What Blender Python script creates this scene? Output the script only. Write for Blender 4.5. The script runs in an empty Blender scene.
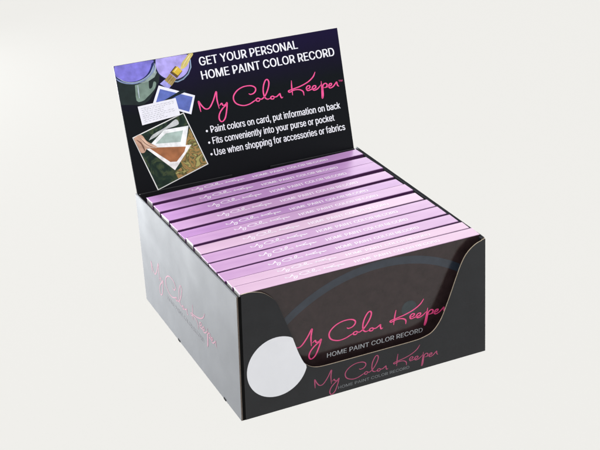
import bpy, bmesh, math, random
from mathutils import Matrix, Vector, Euler
random.seed(7)
S = bpy.context.scene
COLL = S.collection
MM = 0.001

# ------------------------------------------------------------ camera
cam = bpy.data.objects.new('camera', bpy.data.cameras.new('camera'))
COLL.objects.link(cam); S.camera = cam
cam.location = (-0.39600051, -0.77911182, 0.53170907)
YAW, PITCH, ROLL = -0.41860552, 1.14098066, -0.04170118
cam.rotation_euler = (Matrix.Rotation(YAW, 3, 'Z') @ Matrix.Rotation(PITCH, 3, 'X') @ Matrix.Rotation(ROLL, 3, 'Z')).to_euler()
cam.data.sensor_width = 36
cam.data.lens = 36 * 1378.238 / 600
cam.data.clip_start = 0.01; cam.data.clip_end = 100

# ------------------------------------------------------------ world and lamps
W = bpy.data.worlds.new('World'); S.world = W; W.use_nodes = True
bg = W.node_tree.nodes['Background']
bg.inputs[0].default_value = (0.95, 0.97, 1.0, 1); bg.inputs[1].default_value = 0.14
S.view_settings.view_transform = 'Standard'; S.view_settings.look = 'None'
S.view_settings.exposure = 0; S.view_settings.gamma = 1

def lamp(name, kind, loc, target, energy, size=1, col=(1, 1, 1), sy=None):
    l = bpy.data.lights.new(name, kind); o = bpy.data.objects.new(name, l); COLL.objects.link(o)
    o.location = loc
    o.rotation_euler = (Vector(target) - Vector(loc)).to_track_quat('-Z', 'Y').to_euler()
    l.energy = energy; l.color = col
    if kind == 'AREA':
        l.size = size
        if sy: l.shape = 'RECTANGLE'; l.size_y = sy
    return o
C0 = (0, .1, .08)
lamp('softbox_behind_right', 'AREA', (0.90, 1.15, 0.70), C0, 6.8, .8, (1, .985, 1), .6)
lamp('softbox_overhead', 'AREA', (0.25, 0.0, 1.5), C0, 12, .9)
lamp('softbox_left', 'AREA', (-0.42, 0.95, 0.13), (-.1, .1, .04), 86, .5, (.95, .98, 1), .25)
lamp('softbox_front', 'AREA', (-0.95, -1.35, 1.25), C0, 29, .7)
lamp('added_fill_right', 'AREA', (0.36, -0.27, 0.07), (.09, 0, .05), .7, .16, (.95, .98, 1), .09)  # added lamp, only there to brighten the front panel towards its right end
# made-up lamp under the ground, added for an even, shadowless background
lamp('added_underlight', 'SUN', (0, 0, -1), (0, 0, 0), 2.38, col=(1, .985, .935)).data.angle = .5

# ------------------------------------------------------------ materials
def newmat(name):
    m = bpy.data.materials.new(name); m.use_nodes = True
    nt = m.node_tree; return m, nt, nt.nodes['Principled BSDF']
def setp(b, **k):
    for n, v in k.items():
        n = n.replace('_', ' ')
        b.inputs[n].default_value = (*v, 1) if isinstance(v, tuple) and len(v) == 3 else v
def noise(nt, scale, detail=4, rough=.5, coord='Object', vec=None):
    t = nt.nodes.new('ShaderNodeTexCoord'); n = nt.nodes.new('ShaderNodeTexNoise')
    n.inputs['Scale'].default_value = scale; n.inputs['Detail'].default_value = detail; n.inputs['Roughness'].default_value = rough
    if vec:
        mp = nt.nodes.new('ShaderNodeMapping'); mp.inputs['Scale'].default_value = vec
        nt.links.new(t.outputs[coord], mp.inputs[0]); nt.links.new(mp.outputs[0], n.inputs['Vector'])
    else: nt.links.new(t.outputs[coord], n.inputs['Vector'])
    return n
def ramp(nt, src, stops):
    r = nt.nodes.new('ShaderNodeValToRGB'); e = r.color_ramp.elements
    while len(e) < len(stops): e.new(.5)
    for q, (p, c) in zip(e, stops): q.position = p; q.color = (*c, 1)
    nt.links.new(src, r.inputs[0]); return r
def bump(nt, b, src, strength=.1, dist=.0002):
    n = nt.nodes.new('ShaderNodeBump'); n.inputs['Strength'].default_value = strength; n.inputs['Distance'].default_value = dist
    nt.links.new(src, n.inputs['Height']); nt.links.new(n.outputs[0], b.inputs['Normal'])
def board(name, c0, c1, rough=.35, ior=1.5, wob=.25, scale=60, coat=0.0, crough=.1):
    """printed, varnished card: slow mottle in the ink, slightly wavy surface, scuffed gloss"""
    m, nt, b = newmat(name)
    n = noise(nt, scale, 6, .6)
    r = ramp(nt, n.outputs['Fac'], [(.3, c0), (.7, c1)]); nt.links.new(r.outputs[0], b.inputs['Base Color'])
    setp(b, IOR=ior, Coat_Weight=coat, Coat_Roughness=crough)
    n2 = noise(nt, 35, 3); mr = nt.nodes.new('ShaderNodeMapRange')
    mr.inputs['To Min'].default_value = rough * .85; mr.inputs['To Max'].default_value = rough * 1.15
    nt.links.new(n2.outputs['Fac'], mr.inputs['Value']); nt.links.new(mr.outputs[0], b.inputs['Roughness'])
    n3 = noise(nt, 900, 3); n4 = noise(nt, 14, 2); ad = nt.nodes.new('ShaderNodeMath'); ad.operation = 'MULTIPLY_ADD'
    ad.inputs[1].default_value = .06; nt.links.new(n3.outputs['Fac'], ad.inputs[0]); nt.links.new(n4.outputs['Fac'], ad.inputs[2])
    bump(nt, b, ad.outputs[0], wob, .002)
    return m
def ink(name, col, rough=.35, ior=1.5, var=.12, scale=300):
    c1 = tuple(min(1, c * (1 + var)) for c in col); c0 = tuple(c * (1 - var) for c in col)
    m, nt, b = newmat(name)
    n = noise(nt, scale, 4); r = ramp(nt, n.outputs['Fac'], [(.3, c0), (.7, c1)])
    nt.links.new(r.outputs[0], b.inputs['Base Color']); setp(b, Roughness=rough, IOR=ior); return m

M = {}
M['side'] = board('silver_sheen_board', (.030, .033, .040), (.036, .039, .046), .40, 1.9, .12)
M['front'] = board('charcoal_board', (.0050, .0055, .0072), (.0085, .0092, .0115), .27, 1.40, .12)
M['matt'] = board('gap_shade_tab_black', (.003, .003, .003), (.005, .005, .005), .9, 1.12)  # near-black for the painted corner gap shade and the dark lock tabs
M['rim'] = board('tray_rim_board', (.035, .037, .042), (.06, .062, .068), .7, 1.12, .12)
M['inner'] = board('tray_inside_black', (.006, .006, .008), (.01, .01, .012), .5)
M['core'] = board('board_core', (.36, .29, .20), (.5, .43, .33), .8, scale=400)
M['brown_edge'] = board('board_edge_brown', (.06, .045, .035), (.11, .085, .07), .6, scale=400)
M['cover'] = board('aubergine_cover', (.066, .017, .077), (.09, .025, .105), .4, 1.5, .1)
M['cardfront'] = board('card_face_print', (.016, .0095, .0100), (.028, .017, .018), .18, 1.45, .08, 120)
M['pages'] = board('white_pages', (.62, .62, .60), (.78, .78, .76), .7, scale=900)
M['ring'] = ink('ring_print_blue_grey', (.020, .026, .038), .2, var=.18, scale=120)
M['blob'] = ink('dot_print_teal', (.017, .026, .031), .2, var=.2, scale=200)
M['sticker'] = board('sticker_paper', (.615, .62, .65), (.64, .645, .675), .5, 1.4, .05)
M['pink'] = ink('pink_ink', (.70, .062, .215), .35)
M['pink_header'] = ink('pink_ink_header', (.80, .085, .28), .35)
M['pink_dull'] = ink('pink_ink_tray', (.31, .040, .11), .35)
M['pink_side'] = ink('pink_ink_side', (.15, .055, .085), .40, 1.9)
M['white'] = ink('white_ink', (.80, .81, .86), .4, var=.06)
M['grey_ink'] = ink('grey_ink', (.40, .41, .43), .4)
M['dim_ink'] = ink('dim_ink', (.13, .14, .15), .4)
M['spine_ink'] = ink('spine_white_ink', (.86, .78, .88), .35)
M['side_ink'] = ink('side_grey_ink', (.065, .065, .075), .40, 1.9)

def lilac(name, a, b_):
    m, nt, b = newmat(name)
    n = noise(nt, 26, 5, .6, vec=(1, 4, 4)); r = ramp(nt, n.outputs['Fac'], [(.3, a), (.7, b_)])
    nt.links.new(r.outputs[0], b.inputs['Base Color']); setp(b, Roughness=.34, IOR=1.5)
    n4 = noise(nt, 18, 3); bump(nt, b, n4.outputs['Fac'], .12, .002); return m
M['lilac'] = [lilac('lilac_spine_deep', (.43, .215, .49), (.54, .29, .59)), lilac('lilac_spine_pale', (.64, .42, .59), (.70, .48, .64)),
              lilac('lilac_spine_mid', (.51, .285, .53), (.60, .36, .60))]

# header board: navy to violet band printed across the top, black-green below
m, nt, b = newmat('header_print'); M['header'] = m
tc = nt.nodes.new('ShaderNodeTexCoord'); sp = nt.nodes.new('ShaderNodeSeparateXYZ'); nt.links.new(tc.outputs['Object'], sp.inputs[0])
nz = noise(nt, 30, 5); ma = nt.nodes.new('ShaderNodeMath'); ma.operation = 'MULTIPLY_ADD'; ma.inputs[1].default_value = .012
nt.links.new(nz.outputs['Fac'], ma.inputs[0]); nt.links.new(sp.outputs['Y'], ma.inputs[2])
mr = nt.nodes.new('ShaderNodeMapRange'); mr.inputs['From Min'].default_value = .0; mr.inputs['From Max'].default_value = .110
nt.links.new(ma.outputs[0], mr.inputs['Value'])
r = ramp(nt, mr.outputs[0], [(0, (.0022, .0022, .0040)), (.62, (.0024, .0040, .0060)), (.74, (.0040, .0030, .013)), (1, (.007, .0032, .030))])
nt.links.new(r.outputs[0], b.inputs['Base Color']); setp(b, Roughness=.30, IOR=1.42)
n3 = noise(nt, 12, 2); bump(nt, b, n3.outputs['Fac'], .12, .002)

PH = dict(can_side=(.012, .020, .020), can_rim=(.20, .26, .42), can_ring=(.012, .018, .10), can_lid=(.19, .17, .58), can_shine=(.17, .24, .20), can_pale=(.26, .33, .31),
          can2_rim=(.012, .02, .045), can2_line=(.22, .30, .42), can2_lid=(.38, .33, .72), paint_tip=(.33, .32, .72), bristle=(.42, .31, .12), bristle_dark=(.10, .06, .02),
          ferrule=(.55, .38, .04), handle=(.58, .48, .16), swatch_white=(.75, .76, .86), swatch_blue=(.10, .14, .42), swatch_band=(.006, .012, .018),
          note=(.74, .74, .80), frame=(.72, .72, .70), folder=(.48, .50, .50), hand=(.50, .31, .22), finger=(.62, .42, .31), sage_white=(.80, .82, .82),
          sage=(.36, .46, .42), brown_white=(.82, .80, .78), brown=(.33, .13, .055), scribble=(.14, .14, .18), brush_light=(.80, .70, .36), can_gleam=(.42, .50, .56), crease=(.16, .075, .05))
for k, c in PH.items(): M['ph_' + k] = ink('photo_print_' + k, c, .34, 1.45, .22 if k not in ('note', 'frame', 'swatch_white') else .05, 160)
def marble(name, stops, sc):
    m, nt, b = newmat(name)
    n = noise(nt, sc, 3, .55); n.inputs['Distortion'].default_value = 2.2
    r = ramp(nt, n.outputs['Fac'], stops); nt.links.new(r.outputs[0], b.inputs['Base Color']); setp(b, Roughness=.34, IOR=1.45); return m
M['ph_photo'] = marble('photo_print_dark_swirls', [(.32, (.004, .008, .008)), (.5, (.012, .028, .018)), (.62, (.05, .07, .03)), (.72, (.012, .02, .02))], 65)
M['ph_marble'] = marble('photo_print_ochre_swirls', [(.32, (.03, .07, .04)), (.44, (.30, .20, .06)), (.52, (.36, .21, .08)), (.58, (.06, .06, .02)), (.66, (.38, .34, .12))], 75)

# translucent ground, an added surface that lets the underlight wash out shadows
m, nt, b = newmat('added_underlit_ground'); M['table'] = m
tr = nt.nodes.new('ShaderNodeBsdfTranslucent'); tr.inputs[0].default_value = (.97, .97, .97, 1)
df = nt.nodes.new('ShaderNodeBsdfDiffuse'); df.inputs[0].default_value = (.9, .9, .88, 1)
mx = nt.nodes.new('ShaderNodeMixShader'); mx.inputs[0].default_value = .006
nt.links.new(tr.outputs[0], mx.inputs[1]); nt.links.new(df.outputs[0], mx.inputs[2])
nt.links.new(mx.outputs[0], nt.nodes['Material Output'].inputs['Surface'])

# ------------------------------------------------------------ helpers
def empty(name, loc=(0, 0, 0)):
    o = bpy.data.objects.new(name, None); o.location = loc; o.empty_display_size = .02; COLL.objects.link(o); return o
def mesh(name, verts, faces, mats, parent=None, mi=None, frame=None, smooth=False):
    """verts in mm in the local frame of the object; frame = matrix of that object"""
    me = bpy.data.meshes.new(name); me.from_pydata([Vector(v) * MM for v in verts], [], faces)
    for x in (mats if isinstance(mats, list) else [mats]): me.materials.append(x)
    if mi:
        for p, k in zip(me.polygons, mi): p.material_index = k
    if smooth:
        for p in me.polygons: p.use_smooth = True
    me.update(); o = bpy.data.objects.new(name, me); COLL.objects.link(o)
    if parent: o.parent = parent
    if frame is not None: o.matrix_local = frame
    return o
def box(a, b_):
    (x0, y0, z0), (x1, y1, z1) = a, b_
    v = [(x0,y0,z0),(x1,y0,z0),(x1,y1,z0),(x0,y1,z0),(x0,y0,z1),(x1,y0,z1),(x1,y1,z1),(x0,y1,z1)]
    return v, [(0,3,2,1),(4,5,6,7),(0,1,5,4),(1,2,6,5),(2,3,7,6),(3,0,4,7)]
def join(parts):
    V, F, MI = [], [], []
    for p in parts:
        n = len(V); V += p[0]; F += [tuple(i + n for i in f) for f in p[1]]; MI += (p[2] if len(p) > 2 else [0] * len(p[1]))
    return V, F, MI
def bevel(o, w, seg=2):
    md = o.modifiers.new('bevel', 'BEVEL'); md.width = w * MM; md.segments = seg; md.limit_method = 'ANGLE'; md.angle_limit = .6
def prism(poly, h0, h1, axis):
    """poly = 2D outline; extruded h0..h1 along axis ('y': poly in xz, 'x': poly in yz, 'z': poly in xy). side faces get material 1"""
    f = {'y': lambda a, b, h: (a, h, b), 'x': lambda a, b, h: (h, a, b), 'z': lambda a, b, h: (a, b, h)}[axis]
    n = len(poly); V = [f(a, b, h0) for a, b in poly] + [f(a, b, h1) for a, b in poly]
    F = [tuple(range(n)), tuple(range(2 * n - 1, n - 1, -1))] + [(i, i + n, (i + 1) % n + n, (i + 1) % n) for i in range(n)]
    return V, F, [0, 0] + [1] * n
def fixn(o):
    bm = bmesh.new(); bm.from_mesh(o.data); bmesh.ops.recalc_face_normals(bm, faces=bm.faces); bm.to_mesh(o.data); bm.free(); return o

# the cardboard tray is slightly out of square: corner offsets in mm, blended through its volume
BW, BD, BH = 200.0, 208.3, 97.6
OFF = {(0,0,0):(-1.6,-1.6),(1,0,0):(1.4,.9),(0,1,0):(.8,1.1),(1,1,0):(0,0),(0,0,1):(1.6,1.4),(1,0,1):(-1.6,-.8),(0,1,1):(-.9,-.8),(1,1,1):(.3,-.2)}
def woff(x, y, z):
    a = min(max((x + 100) / 200, 0), 1); b = min(max(y / BD, 0), 1); c = min(max(z / BH, 0), 1); dx = dy = 0
    for (i, j, k), (ox, oy) in OFF.items():
        w = (a if i else 1 - a) * (b if j else 1 - b) * (c if k else 1 - c); dx += w * ox; dy += w * oy
    return dx, dy
def warp(o):
    for v in o.data.vertices:
        x, y, z = (v.co / MM); dx, dy = woff(x, y, z); v.co = Vector((x + dx, y + dy, z)) * MM
    return o
def grid_cut(o, axes, step=8):
    bm = bmesh.new(); bm.from_mesh(o.data)
    for ax in axes:
        lo = min(v.co[ax] for v in bm.verts); hi = max(v.co[ax] for v in bm.verts); k = math.ceil(lo / MM / step)
        while k * step * MM < hi:
            no = Vector((0, 0, 0)); no[ax] = 1
            bmesh.ops.bisect_plane(bm, geom=bm.verts[:] + bm.edges[:] + bm.faces[:], plane_co=no * k * step * MM, plane_no=no); k += 1
    bm.to_mesh(o.data); bm.free(); return o
def smooth(o, ang=.5):
    for p in o.data.polygons: p.use_smooth = True
    o.data.set_sharp_from_angle(angle=ang); return o
def spline(pts, n=6):
    P = [Vector(p) for p in pts]; out = []
    Q = [P[0] * 2 - P[1]] + P + [P[-1] * 2 - P[-2]]
    for i in range(1, len(Q) - 2):
        a, b, c, d = Q[i-1:i+3]
        for k in range(n):
            t = k / n; out.append(.5 * ((2*b) + (c-a)*t + (2*a-5*b+4*c-d)*t*t + (3*b-a-3*c+d)*t**3))
    out.append(P[-1]); return out
def ribbon(pts, w, z=0.0, taper=True, n=6):
    P = spline(pts, n); V, F = [], []; m = len(P)
    for i, p in enumerate(P):
        d = (P[min(i+1, m-1)] - P[max(i-1, 0)]); d = d.normalized() if d.length > 1e-9 else Vector((1, 0))
        # broad-nib pen: a little wider on the down strokes
        k = .78 + .34 * abs(d.y); e = min(i, m - 1 - i) / 5
        if taper: k *= min(1, .45 + e * .55)
        nrm = Vector((-d.y, d.x)) * w * k * .5
        V += [(p.x + nrm.x, p.y + nrm.y, z), (p.x - nrm.x, p.y - nrm.y, z)]
    F = [(2*i, 2*i+1, 2*i+3, 2*i+2) for i in range(m - 1)]
    return V, F
LOGO = [[(-31.95, 54.06), (-32.09, 58.38), (-32.17, 62.95), (-30.08, 58.8), (-27.46, 55.73), (-23.8, 56.12), (-19.28, 61.58), (-15.32, 68.2), (-16.08, 61.67), (-15.73, 53.89)], [(-14.93, 56.23), (-12.78, 57.81), (-11.94, 55.96), (-9.66, 56.21), (-7.99, 57.48), (-9.49, 51.98), (-12.36, 45.29), (-15.81, 42.91), (-17.57, 45.59), (-16.19, 49.92), (-12.09, 54.02), (-8.05, 55.92)], [(12.35, 61.54), (14.05, 60.64), (17.04, 61.21), (19.1, 63.33), (18.9, 65.74), (15.52, 67.72), (9.25, 68.01), (3.34, 66.07), (-0.84, 62.37), (-1.69, 58.58), (0.34, 54.96), (5.61, 52.64), (10.95, 52.88), (15.55, 54.53), (17.67, 55.45)], [(21.58, 55.35), (19.86, 53.87), (18.07, 54.39), (17.96, 55.79), (19.8, 56.46), (21.58, 55.35), (23.36, 55.24), (26.65, 57.54), (30.4, 62.85), (32.16, 67.83), (31.12, 70.39), (28.97, 69.37), (26.51, 65.02), (25.44, 60.24), (25.88, 55.99), (28.02, 54.11), (30.69, 54.54)], [(34.62, 54.85), (33.01, 53.43), (31.1, 53.97), (31.29, 55.33), (32.91, 55.84), (34.62, 54.85), (36.44, 54.82), (38.52, 55.95), (39.87, 56.72), (40.0, 54.9), (40.65, 52.98), (42.07, 53.53)], [(52.51, 65.78), (51.55, 60.04), (50.94, 53.43)], [(75.48, 69.31), (72.63, 65.46), (67.28, 62.14), (60.21, 59.84), (53.97, 58.72), (48.22, 57.71), (49.0, 56.37), (53.15, 57.45), (57.94, 57.02), (60.96, 54.89), (61.16, 51.43)], [(64.23, 56.33), (67.4, 56.79), (68.08, 58.38), (66.21, 58.8), (64.51, 57.09), (65.44, 54.91), (68.82, 55.33), (72.68, 55.87), (73.39, 57.56), (71.49, 57.89), (69.89, 56.15), (71.21, 54.21), (74.67, 54.92), (78.38, 57.71)], [(79.25, 60.59), (78.4, 53.87), (77.16, 46.4), (78.58, 48.78), (79.8, 56.15), (82.37, 58.24), (84.07, 56.93), (82.84, 54.92), (80.15, 54.77)], [(83.22, 54.65), (87.41, 55.54), (88.19, 57.03), (86.54, 57.11), (85.21, 55.11), (86.29, 53.51), (89.38, 54.39), (92.39, 56.91), (93.27, 57.37), (93.47, 54.8), (94.73, 53.46)]]
COL={
  "can_side": [(-96.27, 90.37), (-88.75, 87.08), (-82.87, 85.97), (-74.58, 87.1), (-66.54, 91.22), (-61.87, 96.4), (-59.14, 92.27), (-61.82, 84.45), (-67.26, 77.13), (-72.29, 71.6), (-78.75, 68.17), (-96.88, 71.4)] ,
  "can_rim": [(-95.83, 103.0), (-96.94, 94.57), (-96.18, 91.63), (-93.04, 88.91), (-88.75, 87.08), (-82.87, 85.97), (-78.38, 86.2), (-73.61, 87.21), (-69.32, 89.41), (-65.7, 92.0), (-62.05, 96.43), (-60.13, 102.53), (-63.56, 102.55)] ,
  "can_ring": [(-95.83, 103.0), (-96.84, 95.01), (-95.95, 92.68), (-92.77, 90.13), (-88.52, 88.13), (-82.62, 87.11), (-78.29, 87.47), (-74.25, 88.6), (-69.94, 90.89), (-66.41, 93.95), (-63.7, 97.62), (-62.4, 102.63), (-63.56, 102.55)] ,
  "can_lid": [(-95.9, 103.1), (-96.35, 95.11), (-93.36, 91.69), (-88.32, 89.01), (-82.42, 87.99), (-77.87, 88.49), (-73.48, 89.93), (-69.56, 92.65), (-66.66, 96.28), (-64.96, 99.66), (-64.14, 102.55)] ,
  "can_shine": [(-82.13, 85.02), (-74.87, 85.78), (-70.26, 87.28), (-71.08, 80.55), (-68.32, 80.99), (-66.24, 85.21), (-64.32, 83.97), (-66.22, 79.71), (-70.31, 76.29), (-74.19, 73.77), (-78.01, 71.51), (-83.48, 72.48)] ,
  "can2_rim": [(-62.49, 103.1), (-33.22, 102.52), (-31.64, 97.81), (-32.27, 91.43), (-35.84, 86.29), (-40.96, 82.91), (-46.1, 81.57), (-51.55, 83.15), (-57.54, 86.48), (-61.38, 90.81), (-62.97, 96.58)] ,
  "can2_line": [(-32.38, 98.86), (-31.45, 97.78), (-32.08, 91.4), (-35.69, 86.08), (-40.86, 82.52), (-46.18, 81.21), (-49.4, 81.95), (-49.15, 82.65), (-45.97, 82.19), (-41.18, 83.68), (-36.42, 86.76), (-33.21, 91.59)] ,
  "can2_lid": [(-60.77, 103.09), (-34.48, 102.54), (-33.14, 98.06), (-34.05, 92.19), (-37.01, 87.6), (-41.51, 84.85), (-46.56, 83.86), (-52.22, 84.46), (-57.35, 87.36), (-60.72, 91.61), (-61.67, 97.28)] ,
  "paint_tip": [(-56.85, 85.26), (-52.17, 79.48), (-55.3, 77.07), (-61.48, 82.56)] ,
  "bristle": [(-51.35, 89.29), (-46.88, 84.19), (-52.24, 79.12), (-56.97, 84.73)] ,
  "bristle_dark": [(-45.64, 94.6), (-40.46, 89.57), (-46.37, 84.75), (-51.19, 90.0)] ,
  "ferrule": [(-44.24, 94.36), (-40.59, 89.87), (-45.0, 86.55), (-49.14, 90.57)] ,
  "handle": [(-41.61, 92.26), (-39.45, 96.33), (-35.53, 99.57), (-31.43, 103.15), (-28.94, 102.93), (-28.64, 101.21), (-32.01, 97.87), (-35.16, 93.77), (-38.56, 91.56), (-40.87, 91.21)] ,
  "swatch_white": [(-62.97, 81.4), (-34.24, 68.15), (-40.75, 53.53), (-71.01, 67.68)] ,
  "swatch_blue": [(-62.43, 78.41), (-36.48, 67.28), (-42.09, 55.82), (-68.01, 68.59)] ,
  "swatch_band": [(-61.81, 68.45), (-59.92, 66.96), (-50.28, 70.29), (-40.6, 72.67), (-42.27, 74.32), (-45.87, 74.17), (-50.85, 72.33)] ,
  "note": [(-83.99, 67.59), (-51.08, 68.98), (-50.17, 54.75), (-83.42, 52.13)] ,
  "frame": [(-93.46, 43.97), (-46.65, 56.3), (-34.85, 10.86), (-81.77, -1.8)] ,
  "photo": [(-92.71, 43.31), (-47.23, 55.35), (-35.84, 11.41), (-81.03, -0.9)] ,
  "marble": [(-47.41, 36.21), (-44.67, 42.74), (-35.84, 11.41), (-62.77, 4.19), (-64.32, 9.59), (-57.05, 13.43), (-58.71, 22.54)] ,
  "folder": [(-80.49, 39.27), (-75.98, 43.3), (-64.22, 47.23), (-54.77, 51.98), (-52.58, 48.59), (-55.18, 46.79), (-65.58, 45.21), (-73.74, 41.14)] ,
  "hand": [(-92.54, 43.27), (-87.86, 45.0), (-84.87, 43.92), (-82.36, 38.93), (-76.17, 34.27), (-74.91, 31.77), (-81.02, 32.76), (-83.69, 32.92), (-86.04, 30.41), (-89.18, 30.84), (-90.97, 36.56)] ,
  "finger": [(-87.27, 42.81), (-84.59, 41.09), (-81.11, 36.43), (-76.24, 33.94), (-75.22, 32.0), (-81.78, 33.42), (-85.62, 36.41)] ,
  "sage_white": [(-80.43, 35.43), (-66.11, 45.31), (-44.93, 44.9), (-51.4, 28.17), (-76.68, 31.93)] ,
  "sage": [(-75.52, 35.55), (-65.34, 42.19), (-50.36, 42.04), (-54.53, 33.16)] ,
  "brown_white": [(-84.04, 32.98), (-50.67, 29.79), (-45.82, 29.22), (-64.09, 11.48)] ,
  "brown": [(-81.78, 33.42), (-50.94, 28.61), (-53.11, 24.63), (-61.16, 18.1), (-66.5, 18.78), (-75.83, 27.58)] ,
  "can_pale": [(-63.08, 102.56), (-59.76, 102.47), (-59.48, 95.08), (-64.73, 88.62), (-71.01, 86.03), (-74.91, 85.61), (-78.45, 85.85), (-73.68, 86.86), (-68.25, 89.96), (-64.48, 94.08)] ,
}
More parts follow.
